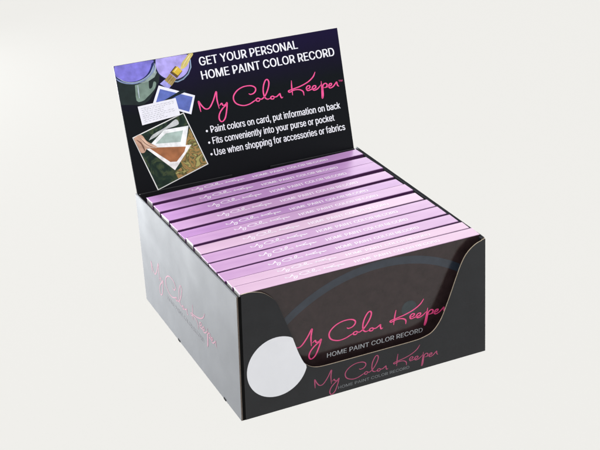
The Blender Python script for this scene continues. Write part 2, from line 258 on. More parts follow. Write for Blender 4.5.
OUTLINE = {',':(187,[[(38,-119),(68,71),(137,71),(84,-119)]]),'A':(479,[[(16,0),(201,509),(276,509),(463,0),(395,0),(287,302),(280,323),(272,346),(264,372),(255,402),(244,438),(232,478),(245,478),(233,437),(222,402),(213,371),(204,345),(197,322),(191,302),(85,0)],[(110,142),(110,199),(370,199),(370,142)]]),'C':(510,[[(267,-7),(225,-3),(186,7),(150,25),(119,49),(92,79),(70,115),(53,157),(44,203),(40,254),(44,305),(53,352),(70,393),(92,429),(119,459),(150,484),(186,501),(225,512),(267,516),(293,514),(317,511),(340,504),(362,496),(383,485),(402,471),(419,456),(435,438),(448,418),(459,397),(467,373),(473,348),(408,348),(401,373),(389,395),(375,413),(357,428),(337,440),(315,449),(292,454),(267,456),(237,453),(209,445),(184,432),(161,414),(141,391),(125,364),(113,332),(106,295),(103,254),(106,213),(113,177),(125,145),(141,117),(161,94),(184,76),(210,63),(237,56),(267,53),(292,55),(315,60),(337,69),(357,81),(375,96),(389,114),(401,136),(408,160),(473,160),(467,135),(459,112),(448,91),(435,71),(420,53),(402,38),(383,24),(363,13),(341,5),(317,-2),(293,-6)]]),'D':(502,[[(219,0),(96,0),(96,57),(215,57),(254,60),(288,68),(318,81),(343,99),(363,122),(379,149),(390,181),(397,216),(399,255),(397,294),(390,329),(379,361),(364,388),(344,410),(320,428),(291,441),(258,449),(221,452),(93,452),(93,509),(225,509),(273,505),(315,495),(353,478),(385,455),(412,426),(433,391),(449,351),(458,306),(462,255),(458,205),(449,159),(433,119),(411,83),(384,54),(351,31),(312,14),(268,3)],[(125,509),(125,0),(60,0),(60,509)]]),'E':(418,[[(60,0),(60,509),(372,509),(372,452),(125,452),(125,286),(355,286),(355,229),(125,229),(125,57),(375,57),(375,0)]]),'F':(410,[[(60,0),(60,509),(369,509),(369,452),(125,452),(125,278),(346,278),(346,221),(125,221),(125,0)]]),'G':(520,[[(269,-7),(225,-3),(185,7),(149,25),(118,49),(91,79),(69,116),(53,157),(43,203),(40,254),(43,305),(53,352),(69,393),(91,429),(117,459),(149,484),(184,501),(223,512),(265,516),(291,514),(316,510),(340,504),(363,494),(384,483),(403,469),(421,453),(436,436),(449,416),(460,395),(468,373),(474,349),(408,349),(399,372),(387,393),(373,411),(356,427),(337,439),(315,448),(300,453),(283,455),(265,456),(236,453),(209,445),(183,432),(160,414),(141,392),(125,364),(113,332),(106,295),(103,254),(106,213),(113,177),(125,145),(141,117),(161,95),(184,76),(210,63),(238,56),(269,53),(296,55),(322,61),(345,71),(365,85),(382,102),(396,123),(407,147),(413,173),(415,202),(434,199),(283,199),(283,256),(478,256),(478,200),(475,160),(466,124),(451,91),(431,62),(406,38),(377,19),(344,5),(308,-4)]]),'H':(517,[[(60,0),(60,509),(125,509),(125,289),(392,289),(392,509),(457,509),(457,0),(392,0),(392,232),(125,232),(125,0)]]),'I':(300,[[(31,0),(31,57),(118,57),(118,452),(31,452),(31,509),(269,509),(269,452),(183,452),(183,57),(269,57),(269,0)]]),'L':(393,[[(60,0),(60,509),(125,509),(125,57),(361,57),(361,0)]]),'M':(628,[[(60,0),(60,509),(152,509),(277,187),(282,174),(287,159),(299,123),(305,103),(311,84),(317,65),(322,49),(307,49),(318,83),(330,121),(336,140),(342,158),(348,174),(352,187),(476,509),(568,509),(568,0),(504,0),(504,291),(504,327),(505,347),(505,369),(506,413),(507,457),(513,457),(508,441),(503,425),(498,409),(490,386),(482,363),(474,341),(467,322),(461,305),(456,291),(342,0),(286,0),(170,291),(165,304),(159,321),(152,340),(145,361),(137,384),(129,408),(124,424),(118,441),(112,457),(119,457),(119,437),(120,416),(120,394),(121,372),(122,328),(122,309),(122,291),(122,0)]]),'N':(523,[[(60,0),(60,509),(136,509),(343,183),(352,169),(363,151),(371,137),(379,122),(388,107),(396,90),(405,73),(414,55),(405,54),(403,72),(402,90),(401,108),(400,134),(399,157),(399,178),(399,195),(399,509),(463,509),(463,0),(387,0),(202,290),(190,310),(177,331),(168,346),(159,363),(148,381),(108,452),(119,454),(122,384),(123,363),(124,345),(124,328),(125,307),(125,291),(125,0)]]),'O':(533,[[(267,-7),(225,-3),(186,7),(150,25),(119,49),(92,79),(70,115),(53,157),(44,203),(40,254),(44,305),(53,352),(70,393),(92,429),(119,459),(150,484),(186,501),(225,512),(267,516),(309,512),(348,501),(384,484),(415,459),(442,429),(464,393),(480,352),(490,305),(493,254),(490,203),(480,157),(464,115),(442,79),(415,49),(384,25),(348,7),(309,-3)],[(267,53),(296,55),(324,63),(349,76),(372,94),(392,116),(408,144),(420,176),(428,213),(430,254),(428,295),(420,332),(408,365),(392,392),(372,415),(349,433),(324,446),(296,453),(267,456),(237,453),(210,445),(184,433),(161,415),(142,392),(125,364),(113,332),(106,295),(103,254),(106,213),(113,176),(125,144),(142,117),(161,94),(184,76),(210,63),(237,55)]]),'P':(444,[[(60,0),(60,509),(235,509),(272,506),(305,499),(332,487),(356,471),(375,452),(390,430),(400,404),(407,377),(409,348),(407,318),(400,291),(390,265),(375,243),(356,223),(332,207),(305,195),(272,188),(235,186),(109,186),(109,242),(233,242),(257,244),(279,248),(297,256),(312,266),(324,279),(333,294),(339,310),(343,328),(344,348),(343,367),(339,385),(333,402),(324,416),(312,428),(297,439),(279,446),(257,451),(232,452),(125,452),(125,0)]]),'R':(449,[[(60,0),(60,509),(236,509),(273,506),(305,500),(333,489),(356,473),(376,455),(390,433),(401,408),(407,381),(409,352),(407,323),(401,296),(390,271),(376,250),(356,232),(333,217),(305,206),(273,200),(236,198),(96,198),(96,255),(234,255),(258,256),(280,260),(298,267),(319,281),(334,300),(340,316),(344,333),(345,352),(344,371),(340,389),(334,405),(325,419),(313,430),(298,440),(279,446),(258,451),(233,452),(125,452),(125,0)],[(353,0),(230,229),(303,229),(428,0)]]),'S':(446,[[(224,-9),(188,-7),(156,-1),(128,9),(102,23),(81,40),(64,60),(51,83),(42,109),(38,137),(104,137),(108,118),(114,102),(123,88),(136,76),(150,66),(166,59),(185,53),(204,50),(224,49),(246,50),(267,54),(286,60),(303,69),(317,79),(329,92),(338,106),(344,122),(346,139),(342,161),(332,179),(316,193),(296,205),(280,211),(263,217),(245,222),(184,239),(145,253),(112,269),(86,289),(67,313),(56,341),(52,372),(54,400),(62,425),(75,448),(92,468),(113,484),(138,498),(165,508),(195,514),(227,516),(259,514),(289,508),(316,498),(340,484),(360,468),(377,449),(390,427),(398,403),(401,378),(337,378),(332,402),(320,421),(302,437),(280,449),(254,456),(225,459),(204,457),(185,454),(167,448),(145,435),(129,418),(118,398),(115,376),(119,352),(131,334),(148,319),(169,308),(191,300),(212,293),(264,279),(287,272),(312,264),(328,256),(344,248),(359,238),(372,226),(384,213),(395,198),(402,180),(407,161),(408,139),(406,112),(399,87),(386,64),(370,43),(349,25),(323,11),(294,0),(261,-7)]]),'T':(448,[[(32,452),(32,509),(417,509),(417,452),(257,452),(257,0),(193,0),(193,452)]]),'U':(517,[[(259,-8),(220,-6),(186,2),(154,15),(126,33),(103,55),(85,80),(71,108),(63,140),(60,173),(60,509),(124,509),(124,178),(126,155),(132,133),(141,113),(153,95),(169,80),(187,68),(208,59),(232,53),(259,52),(285,53),(309,59),(331,68),(349,80),(364,95),(377,113),(385,133),(391,155),(393,178),(393,509),(457,509),(457,173),(454,140),(446,108),(433,80),(414,55),(391,33),(363,15),(332,2),(297,-6)]]),'Y':(472,[[(203,0),(203,208),(16,509),(91,509),(192,344),(203,327),(213,309),(222,292),(231,274),(240,254),(250,230),(224,230),(233,254),(242,275),(251,293),(260,310),(270,327),(280,344),(381,509),(455,509),(268,208),(268,0)]]),'a':(389,[[(160,-9),(137,-7),(115,-3),(94,5),(76,15),(60,29),(48,45),(38,63),(32,84),(30,108),(32,128),(36,146),(43,161),(58,179),(78,193),(92,200),(108,206),(125,211),(143,214),(161,217),(178,220),(200,223),(218,225),(234,227),(252,230),(265,235),(273,243),(276,255),(276,257),(273,279),(267,297),(256,311),(240,322),(220,329),(196,331),(171,329),(149,322),(132,313),(118,301),(107,288),(100,274),(41,291),(51,313),(64,331),(79,346),(95,358),(114,368),(133,375),(153,380),(173,383),(194,384),(215,383),(239,379),(255,375),(271,369),(286,360),(300,350),(312,336),(322,320),(330,301),(335,278),(337,251),(337,0),(277,0),(277,52),(272,52),(264,38),(252,25),(236,12),(215,1),(199,-4),(181,-7)],[(170,45),(192,47),(211,51),(228,59),(248,74),(263,93),(272,115),(276,138),(276,190),(270,186),(259,182),(246,179),(231,176),(216,173),(200,171),(175,168),(154,164),(134,159),(117,150),(103,139),(95,124),(92,105),(94,87),(102,72),(114,61),(130,52),(149,47)]]),'b':(424,[[(229,-8),(208,-7),(189,-3),(172,4),(153,17),(138,31),(127,46),(118,59),(112,59),(112,0),(53,0),(53,509),(114,509),(114,319),(118,319),(127,331),(137,346),(152,360),(171,373),(188,379),(207,383),(229,384),(259,382),(287,374),(313,361),(335,342),(354,320),(370,293),(381,261),(388,227),(390,189),(388,151),(381,116),(370,84),(355,57),(336,34),(313,16),(288,3),(260,-6)],[(220,47),(242,49),(262,55),(279,66),(294,80),(306,97),(316,117),(323,139),(327,163),(328,189),(327,215),(323,239),(316,261),(307,281),(295,298),(280,311),(262,322),(243,328),(220,330),(198,328),(178,322),(161,312),(147,299),(134,282),(125,263),(118,241),(114,216),(113,189),(114,162),(118,138),(125,115),(135,95),(147,78),(162,65),(179,55),(198,49)]]),'c':(395,[[(207,-8),(174,-5),(144,3),(117,16),(93,35),(72,58),(56,85),(44,116),(37,150),(34,187),(37,225),(44,260),(56,291),(72,318),(93,341),(117,360),(144,374),(174,382),(207,384),(226,384),(243,381),(260,377),(284,368),(305,356),(324,341),(340,322),(349,308),(356,293),(362,277),(303,262),(298,276),(290,289),(281,301),(270,311),(257,319),(242,325),(226,329),(207,330),(184,328),(163,321),(145,310),(130,296),(118,278),(108,258),(102,236),(98,212),(96,187),(98,163),(102,139),(108,117),(118,97),(130,80),(145,66),(163,55),(184,49),(207,46),(226,48),(243,52),(258,58),(271,66),(282,76),(292,89),(299,102),(304,117),(363,102),(357,86),(350,70),(341,56),(325,37),(306,21),(292,12),(277,5),(261,-1),(244,-5),(226,-7)]]),'d':(424,[[(195,-8),(165,-6),(137,3),(111,16),(89,34),(70,57),(55,84),(43,116),(36,151),(34,189),(36,227),(43,261),(55,293),(70,320),(89,342),(112,361),(137,374),(165,382),(196,384),(218,383),(237,379),(253,373),(272,360),(287,346),(298,331),(306,319),(311,319),(311,509),(372,509),(372,0),(313,0),(313,59),(307,59),(298,46),(287,31),(272,17),(252,4),(236,-3),(217,-7)],[(205,47),(226,49),(246,55),(263,65),(278,78),(290,95),(299,115),(306,138),(310,162),(312,189),(310,216),(306,241),(300,263),(290,282),(278,299),(263,312),(246,322),(227,328),(205,330),(182,328),(162,322),(145,311),(130,298),(118,281),(108,261),(102,239),(98,215),(96,189),(98,163),(102,139),(109,117),(118,97),(130,80),(145,66),(162,55),(182,49)]]),'e':(404,[[(212,-8),(177,-5),(145,3),(117,16),(92,35),(72,58),(56,85),(44,116),(37,150),(34,187),(36,224),(44,258),(55,290),(71,317),(91,340),(115,359),(142,373),(172,382),(205,384),(226,383),(246,380),(266,374),(285,366),(303,355),(319,341),(334,324),(347,305),(357,282),(365,256),(370,227),(371,194),(371,169),(75,169),(75,221),(338,221),(310,202),(308,226),(304,248),(298,269),(288,286),(277,301),(263,314),(246,323),(227,328),(205,330),(183,328),(164,323),(146,313),(131,301),(119,286),(109,270),(102,251),(97,231),(96,211),(96,178),(98,151),(102,127),(110,106),(121,88),(135,73),(151,61),(169,53),(190,48),(212,46),(234,48),(254,53),(271,61),(285,73),(297,88),(306,105),(365,91),(358,72),(348,55),(335,39),(320,26),(302,14),(283,4),(261,-3),(237,-7)]]),'f':(253,[[(228,379),(228,327),(6,327),(6,379)],[(81,0),(81,432),(82,452),(87,470),(96,486),(107,499),(120,510),(135,519),(152,525),(169,529),(187,530),(207,529),(222,527),(234,524),(243,521),(227,468),(222,470),(215,472),(206,473),(195,474),(171,470),(154,460),(145,443),(142,419),(142,0)]]),'g':(425,[[(207,-151),(180,-149),(156,-146),(134,-140),(114,-132),(97,-122),(82,-110),(70,-97),(59,-84),(51,-69),(101,-41),(110,-53),(122,-66),(136,-78),(154,-88),(169,-93),(187,-96),(207,-97),(236,-95),(261,-87),(282,-75),(298,-58),(308,-34),(311,-6),(311,68),(306,68),(298,56),(287,41),(272,28),(252,16),(236,10),(217,6),(195,5),(165,7),(138,14),(113,27),(90,43),(71,65),(55,90),(43,120),(36,154),(34,191),(36,229),(43,263),(55,293),(71,320),(90,342),(112,361),(138,374),(166,382),(196,384),(218,383),(237,379),(253,373),(273,360),(288,346),(299,331),(308,319),(313,319),(313,379),(372,379),(372,-9),(370,-40),(363,-67),(350,-90),(334,-109),(314,-124),(291,-136),(265,-144),(237,-149)],[(205,59),(227,61),(246,66),(264,75),(278,87),(290,103),(300,121),(307,142),(311,166),(312,193),(311,219),(307,242),(300,264),(291,283),(279,299),(264,312),(247,322),(227,328),(205,330),(182,328),(163,322),(145,312),(130,298),(118,282),(109,262),(102,241),(98,218),(96,193),(98,167),(102,144),(109,123),(118,104),(131,88),(145,76),(163,66),(183,61)]]),'h':(410,[[(114,227),(114,0),(53,0),(53,509),(114,509),(114,287),(102,287),(116,319),(132,344),(152,362),(175,374),(200,382),(227,384),(252,383),(275,377),(295,369),(313,356),(328,340),(341,321),(350,298),(355,271),(357,240),(357,0),(296,0),(296,235),(293,263),(286,286),(273,304),(256,318),(235,326),(210,329),(192,328),(176,324),(161,317),(141,303),(126,283),(119,266),(115,248)]]),'i':(166,[[(53,0),(53,379),(114,379),(114,0)],[(84,443),(67,446),(54,455),(44,468),(41,483),(44,499),(54,512),(67,521),(84,524),(100,521),(114,512),(123,499),(126,483),(123,468),(114,455),(100,446)]]),'k':(380,[[(110,137),(110,212),(121,212),(284,379),(360,379),(184,199),(177,199)],[(53,0),(53,509),(114,509),(114,0)],[(294,0),(148,186),(191,229),(372,0)]]),'l':(189,[[(139,-2),(112,0),(91,8),(74,20),(62,37),(55,59),(53,84),(53,509),(114,509),(114,99),(115,77),(120,62),(130,54),(146,52),(154,52),(160,53),(170,54),(181,3),(172,1),(162,-1),(151,-2)]]),'m':(609,[[(53,0),(53,379),(112,379),(112,295),(108,295),(114,314),(122,331),(132,346),(151,363),(172,376),(195,384),(219,386),(245,383),(268,375),(287,361),(303,342),(314,320),(321,295),(312,295),(318,312),(326,329),(337,343),(350,356),(364,366),(381,375),(398,381),(417,385),(437,386),(458,385),(478,380),(497,372),(514,361),(529,346),(541,328),(550,307),(555,283),(557,255),(557,0),(496,0),(496,254),(493,279),(485,298),(473,313),(456,323),(438,329),(419,330),(395,328),(374,320),(358,307),(345,290),(338,270),(335,247),(335,0),(274,0),(274,260),(272,280),(265,297),(253,311),(238,322),(220,328),(199,330),(178,328),(158,320),(140,307),(126,289),(119,274),(115,257),(114,238),(114,0)]]),'n':(409,[[(114,227),(114,0),(53,0),(53,379),(112,379),(112,287),(102,287),(116,319),(132,344),(152,362),(175,374),(200,382),(227,384),(252,383),(275,377),(295,369),(313,356),(328,340),(341,321),(350,298),(355,271),(357,240),(357,0),(296,0),(296,235),(293,263),(286,286),(273,304),(256,318),(235,326),(210,329),(192,328),(176,324),(161,317),(141,303),(126,283),(119,266),(115,248)]]),'o':(415,[[(207,-8),(174,-5),(144,3),(117,16),(93,35),(72,58),(56,85),(44,116),(37,150),(34,187),(37,225),(44,260),(56,291),(72,318),(93,341),(117,360),(144,374),(174,382),(207,384),(241,382),(271,374),(299,360),(323,341),(343,318),(359,291),(371,260),(379,225),(381,187),(379,150),(371,116),(359,85),(343,58),(323,35),(299,16),(271,3),(241,-5)],[(207,46),(231,49),(252,55),(270,66),(285,80),(298,97),(307,117),(314,139),(318,163),(319,187),(318,212),(314,236),(307,258),(298,278),(285,296),(270,310),(252,321),(231,328),(207,330),(184,328),(163,321),(145,310),(130,296),(118,278),(108,258),(102,236),(98,212),(96,187),(98,163),(102,139),(108,117),(118,97),(130,80),(145,66),(163,55),(184,49)]]),'p':(424,[[(53,-143),(53,379),(112,379),(112,319),(118,319),(126,331),(137,346),(152,360),(171,373),(188,379),(207,383),(229,384),(259,382),(287,374),(313,361),(335,342),(354,320),(370,293),(381,261),(388,227),(390,189),(388,151),(381,116),(370,84),(355,57),(336,34),(313,16),(288,3),(260,-6),(229,-8),(208,-7),(189,-3),(173,4),(153,17),(138,31),(127,46),(118,59),(114,59),(114,-143)],[(220,47),(242,49),(262,55),(279,66),(294,80),(306,97),(316,117),(323,139),(327,163),(328,189),(327,215),(323,239),(316,261),(307,281),(295,298),(280,311),(262,322),(243,328),(220,330),(198,328),(178,322),(161,312),(147,299),(134,282),(125,263),(118,241),(114,216),(113,189),(114,162),(118,138),(125,115),(135,95),(147,78),(162,65),(179,55),(198,49)]]),'r':(259,[[(53,0),(53,379),(112,379),(112,321),(115,321),(124,339),(137,354),(152,367),(171,377),(191,383),(213,385),(229,384),(243,384),(243,322),(230,324),(219,325),(207,326),(182,323),(159,315),(140,301),(126,284),(117,262),(114,237),(114,0)]]),'s':(365,[[(182,-8),(157,-7),(133,-3),(112,3),(93,12),(76,24),(62,38),(50,54),(41,73),(36,94),(94,107),(101,87),(111,72),(124,60),(141,52),(160,47),(181,45),(206,47),(227,53),(244,62),(262,81),(268,103),(265,121),(254,136),(237,147),(212,155),(149,170),(118,180),(92,192),(72,208),(58,227),(50,249),(47,274),(49,295),(55,314),(65,332),(79,347),(95,360),(115,370),(137,378),(161,383),(187,384),(212,383),(234,379),(254,372),(271,363),(286,352),(299,339),(309,324),(318,308),(324,290),(268,277),(258,298),(243,316),(228,325),(210,331),(187,333),(166,331),(147,326),(131,317),(114,299),(109,277),(112,258),(124,243),(136,235),(152,229),(172,223),(229,209),(261,200),(287,187),(306,171),(320,153),(328,131),(331,107),(329,85),(323,65),(312,47),(298,31),(281,18),(260,6),(236,-2),(210,-7)]]),'t':(227,[[(204,379),(204,327),(6,327),(6,379)],[(65,471),(126,471),(126,98),(128,76),(136,61),(150,53),(170,50),(177,50),(185,51),(202,54),(213,2),(203,-1),(192,-3),(180,-4),(168,-4),(138,-1),(113,7),(92,21),(77,41),(68,64),(65,93)]]),'u':(410,[[(182,-5),(158,-3),(135,2),(115,11),(97,23),(82,39),(69,59),(60,82),(54,109),(53,139),(53,379),(114,379),(114,144),(116,117),(124,94),(137,75),(154,61),(175,53),(200,50),(218,51),(234,55),(249,62),(268,77),(283,97),(290,113),(295,132),(296,153),(296,379),(357,379),(357,0),(298,0),(298,92),(307,92),(294,60),(277,35),(257,17),(234,5),(209,-3)]]),'v':(389,[[(163,0),(17,379),(84,379),(165,155),(173,132),(180,110),(187,87),(193,64),(199,42),(206,21),(184,21),(191,42),(197,64),(203,87),(209,110),(216,132),(224,155),(305,379),(371,379),(226,0)]]),'w':(567,[[(138,0),(23,379),(87,379),(133,214),(140,190),(147,164),(154,137),(161,107),(168,75),(175,41),(165,41),(172,74),(179,105),(186,135),(192,163),(199,189),(206,214),(252,379),(316,379),(362,214),(368,189),(375,163),(382,136),(388,106),(395,75),(402,41),(391,41),(399,75),(406,106),(413,135),(420,163),(427,189),(434,214),(480,379),(545,379),(429,0),(368,0),(319,172),(314,189),(309,207),(305,225),(300,243),(295,262),(291,280),(286,299),(281,318),(277,338),(291,338),(286,319),(281,299),(277,280),(272,262),(267,243),(263,225),(258,207),(253,189),(248,172),(199,0)]]),'y':(389,[[(47,-139),(61,-86),(71,-87),(88,-90),(104,-89),(118,-84),(130,-74),(141,-58),(151,-36),(163,-1),(17,379),(84,379),(165,155),(173,132),(180,109),(187,87),(193,64),(199,42),(206,21),(184,21),(190,42),(196,64),(202,87),(209,110),(216,132),(224,155),(305,379),(371,379),(204,-58),(196,-77),(187,-93),(177,-107),(159,-124),(139,-136),(117,-143),(91,-145),(77,-145),(65,-143),(54,-141)]]),' ':(187,[])}
def logo_parts(p0, p1, w, sy=1.0, z=0.0, refs=((-15.32, 68.21), (75.47, 69.31)), n=6):
    """the handwritten words, moved so that two reference points land on p0 and p1 (mm, 2D)"""
    a, b = complex(*refs[0]), complex(*refs[1]); c, d = complex(*p0), complex(*p1)
    k = (d - c) / (b - a); parts = []
    for i, s in enumerate(LOGO):
        q = []
        for x, y in s:
            u = (complex(x, y) - a) * k; q.append((c.real + u.real, c.imag + u.imag * sy))
        parts.append(ribbon(q, w, z + i * .004, n=n))
    return parts

from mathutils.geometry import tessellate_polygon
GLYPH = {}
for ch, (w_, cs) in OUTLINE.items():
    if not cs: GLYPH[ch] = (w_, [], []); continue
    pts = [p for c in cs for p in c]
    # separate solid outlines from counters so that dots and holes both fill correctly
    area = lambda c: sum(a[0]*b_[1] - b_[0]*a[1] for a, b_ in zip(c, c[1:] + c[:1])) / 2
    big = max(cs, key=lambda c: abs(area(c))); sgn_ = area(big) > 0
    solids = [c for c in cs if (area(c) > 0) == sgn_]; holes = [c for c in cs if (area(c) > 0) != sgn_]
    gv, gf = [], []
    for c in solids:
        grp = [c] + (holes if c is big else [])
        n_ = len(gv); tri = tessellate_polygon([[Vector((x, y, 0)) for x, y in g] for g in grp])
        for g in grp: gv += g
        gf += [tuple(q + n_ for q in t_) for t_ in tri]
    GLYPH[ch] = (w_, gv, gf)
def bar(w, x0, x1, y1): return (w, [(x0, 0), (x1, 0), (x1, y1), (x0, y1)], [(0, 1, 2, 3)])
CAPH = max(v[1] for v in GLYPH['H'][1])
GLYPH['I'] = bar(200, 66, 134, CAPH); GLYPH['l'] = bar(176, 57, 120, max(v[1] for v in GLYPH['h'][1]))
def text_parts(s, p0, p1, cap, bold=0.0, z=0.0):
    """lettering with its baseline from p0 to p1 and capitals cap mm high; bold thickens the strokes sideways (mm)"""
    V, F, pen = [], [], 0
    for ch in s:
        w, gv, gf = GLYPH[ch]; n = len(V)
        V += [(x + pen, y) for x, y in gv]; F += [tuple(q + n for q in f) for f in gf]; pen += w
    x0 = min(v[0] for v in V); x1 = max(v[0] for v in V)
    L = math.dist(p0, p1); ux, uy = (p1[0]-p0[0])/L, (p1[1]-p0[1])/L; kx = (L - bold) / (x1 - x0); ky = cap / CAPH
    out, FF = [], []
    reps = 3 if bold else 1
    for r_ in range(reps):
        n = len(out)
        for v in V:
            a = (v[0] - x0) * kx + bold * r_ / 2; b_ = v[1] * ky
            out.append((p0[0] + a*ux - b_*uy, p0[1] + a*uy + b_*ux, z + r_ * .006))
        FF += [tuple(q + n for q in f) for f in F]
    return out, FF
def disc(cx, cy, r, z=0, n=64): return [(cx + r*math.cos(t*2*math.pi/n), cy + r*math.sin(t*2*math.pi/n), z) for t in range(n)], [tuple(range(n))]
PLANE_Y = Matrix(((1,0,0,0),(0,0,-1,0),(0,1,0,0),(0,0,0,1)))       # local x,y,z -> x,z,-y  (faces the viewer in front)
SIDE_L = Matrix(((0,0,-1,0),(-1,0,0,0),(0,1,0,0),(0,0,0,1)))       # local x -> -y, y -> z, z -> -x
def flat_on(name, parts, mat, parent, frame):
    V, F, _ = join(parts); return mesh(name, V, F, mat, parent, frame=frame)

# ------------------------------------------------------------ setting
t = mesh('ground', [(-5000,-5000,0),(5000,-5000,0),(5000,5000,0),(-5000,5000,0)], [(0,1,2,3)], M['table'])
t['kind'] = 'structure'

# ------------------------------------------------------------ display tray
tray = empty('display_box')
tray['label'] = 'black cardboard counter display box with raised printed header and scooped front panel'
tray['category'] = 'display box'
Z0 = .4
# front panel with the scooped opening
half = [(-95.1, 98.1), (-93.1, 98.3), (-88, 98.3), (-82.7, 97.1), (-78.6, 95.4), (-74.9, 92.6), (-71.4, 89.2), (-68.5, 84.6), (-65, 74.4), (-60.2, 60.4), (-55.3, 44.9), (-52.6, 37.8), (-50, 32.6), (-46.1, 28.9), (-41.5, 27), (-36.4, 26.3)]
rh = [(49.3, 27.6), (53.5, 29), (57.5, 32.2), (60.8, 36.5), (63.8, 42), (69.2, 55.5), (74.7, 70.5), (78, 79), (81.2, 85.2), (84.6, 89.4), (88.6, 92.6), (93, 94.8), (99.6, 96.4)]
mid = [(-25, 26.1), (0, 26.1), (25, 26.1), (38.8, 26.2), (44.5, 26.6)]
top = [tuple(v) for v in spline(half + mid + rh, 3)]
def unw(x, z): dx, dy = woff(x, 0, z); return (x - dx, z)
poly = [(100, Z0)] + [(100, z) for z in (20, 40, 60, 80)] + [(100, 96.4)] + [unw(*q) if abs(q[0]) < 97 else q for q in reversed(top)] + [(-96.7, z) for z in (80, 60, 40, 20)] + [(-96.7, Z0)]
V, F, MI = prism(poly, 0, .85, 'y')
MI = [0, 0] + [2 if (i <= 4 or i >= len(poly) - 6) else 1 for i in range(len(poly))]
fr = mesh('front_panel', V, F, [M['front'], M['core'], M['front']], tray, MI); fixn(fr); grid_cut(fr, (0, 2)); warp(fr); smooth(fr)

# side panels: folded double ply, extruded along y
def side(sgn, name):
    o_, i_ = 100.0, 97.3
    prof = [(o_, Z0), (o_, 96.6), (o_-.25, 97.3), (o_-.65, 97.6), (o_-1.05, 97.3), (o_-1.2, 96.5), (o_-1.5, 96.2), (o_-1.7, 96.5), (o_-2.0, 96.6), (o_-2.4, 96.2), (i_+.1, 95.2), (i_, Z0)]
    y0 = .2 if sgn < 0 else 1.3; ys = [y0, BD]
    n = len(prof); V = [(sgn * a, y, z) for y in ys for a, z in prof]; F = []; MI = []
    for j in range(len(ys) - 1):
        for i in range(n):
            k = (i + 1) % n; F.append((j*n+i, j*n+k, (j+1)*n+k, (j+1)*n+i)); MI.append(2 if i >= 9 else (3 if 1 <= i <= 8 else 0))
    F += [tuple(range(n)), tuple(range((len(ys)-1)*n, len(ys)*n))[::-1]]; MI += [1, 1]
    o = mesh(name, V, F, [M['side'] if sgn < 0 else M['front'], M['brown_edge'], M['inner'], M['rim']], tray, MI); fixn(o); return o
sl_ = side(-1, 'side_panel')
v, f = box((-98.9, .1, .5), (-96.75, .9, 96.5)); gp = mesh('corner_gap_shade', v, f, M['matt'], tray); warp(gp)  # black strip standing in for the shade in the open corner gap
sr_ = side(1, 'side_panel')
# gaps in the lower edge of the left side with the black lock tabs in them
for o in (sl_, sr_): grid_cut(o, (1, 2)); warp(o); smooth(o, .25)
for (ya, yb) in ((126.5, 131), (29.5, 33.8)):
    v, f = box((-100.35, ya, .15), (-99.7, yb, 1.9)); o = mesh('lock_tab', v, f, M['matt'], tray); fixn(o); bevel(o, .3); warp(o)
v, f = box((-97.2, 1.5, .3), (97.2, 206.5, 1.2)); o = mesh('bottom_panel', v, f, M['inner'], tray); warp(o)
v, f = box((-97.2, 206.9, .3), (97.2, 208.1, 93.4)); o = mesh('back_panel', v, f, M['inner'], tray); fixn(o); warp(o)
# inner ply of the back: low lip in front of the header, with a gap where the lock tab goes through
lip = [box((-97.2, 204.9, 60), (-17, 206.0, 97.4)), box((17, 204.9, 60), (95.8, 206.0, 97.9))]
V, F, MI = join(lip); o = mesh('back_fold', V, F, M['inner'], tray); fixn(o); bevel(o, .35, 2); warp(o)

# prints on the front and side
st = disc(-71.2, 35.8, 23.4)
cut = []                                                        # clip the round sticker to the scooped edge
def edge_x(z):
    for a, b_ in zip(top[:-1], top[1:]):
        if a[0] < -40 and a[1] >= z >= b_[1] and a[1] != b_[1]: return a[0] + (b_[0]-a[0]) * (a[1]-z) / (a[1]-b_[1])
    return 0
stv = [(min(x, edge_x(y) - .15) if y > 26.3 else x, y) for x, y, _ in st[0]]
V, F, MI = prism(stv, -.18, -.03, 'y')
o = mesh('round_sticker', V, F, [M['sticker'], M['sticker']], tray, MI); fixn(o); grid_cut(o, (0, 2)); warp(o); smooth(o); o['label'] = 'blank white round spot'
def wflat(name, parts, mat, y, frame='front'):
    V, F, _ = join(parts)
    if frame == 'front': V = [(a, y - c, b) for a, b, c in V]
    else: V = [(y - c, -a, b) for a, b, c in V]
    return warp(mesh(name, V, F, mat, tray))
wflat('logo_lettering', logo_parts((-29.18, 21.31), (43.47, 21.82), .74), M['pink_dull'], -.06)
wflat('lettering', [text_parts('HOME PAINT COLOR RECORD', (-24.2, 3.9), (34.4, 4.2), 2.3, 0)], M['dim_ink'], -.06)
# side: local a = -y
sref = ((-31.95, 54.06), (94.7, 53.5))
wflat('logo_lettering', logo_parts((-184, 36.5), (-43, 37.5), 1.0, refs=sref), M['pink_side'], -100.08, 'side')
wflat('lettering', [text_parts('HOME PAINT COLOR RECORD', (-150, 27.6), (-70, 27.9), 3.6, .2)], M['side_ink'], -100.08, 'side')

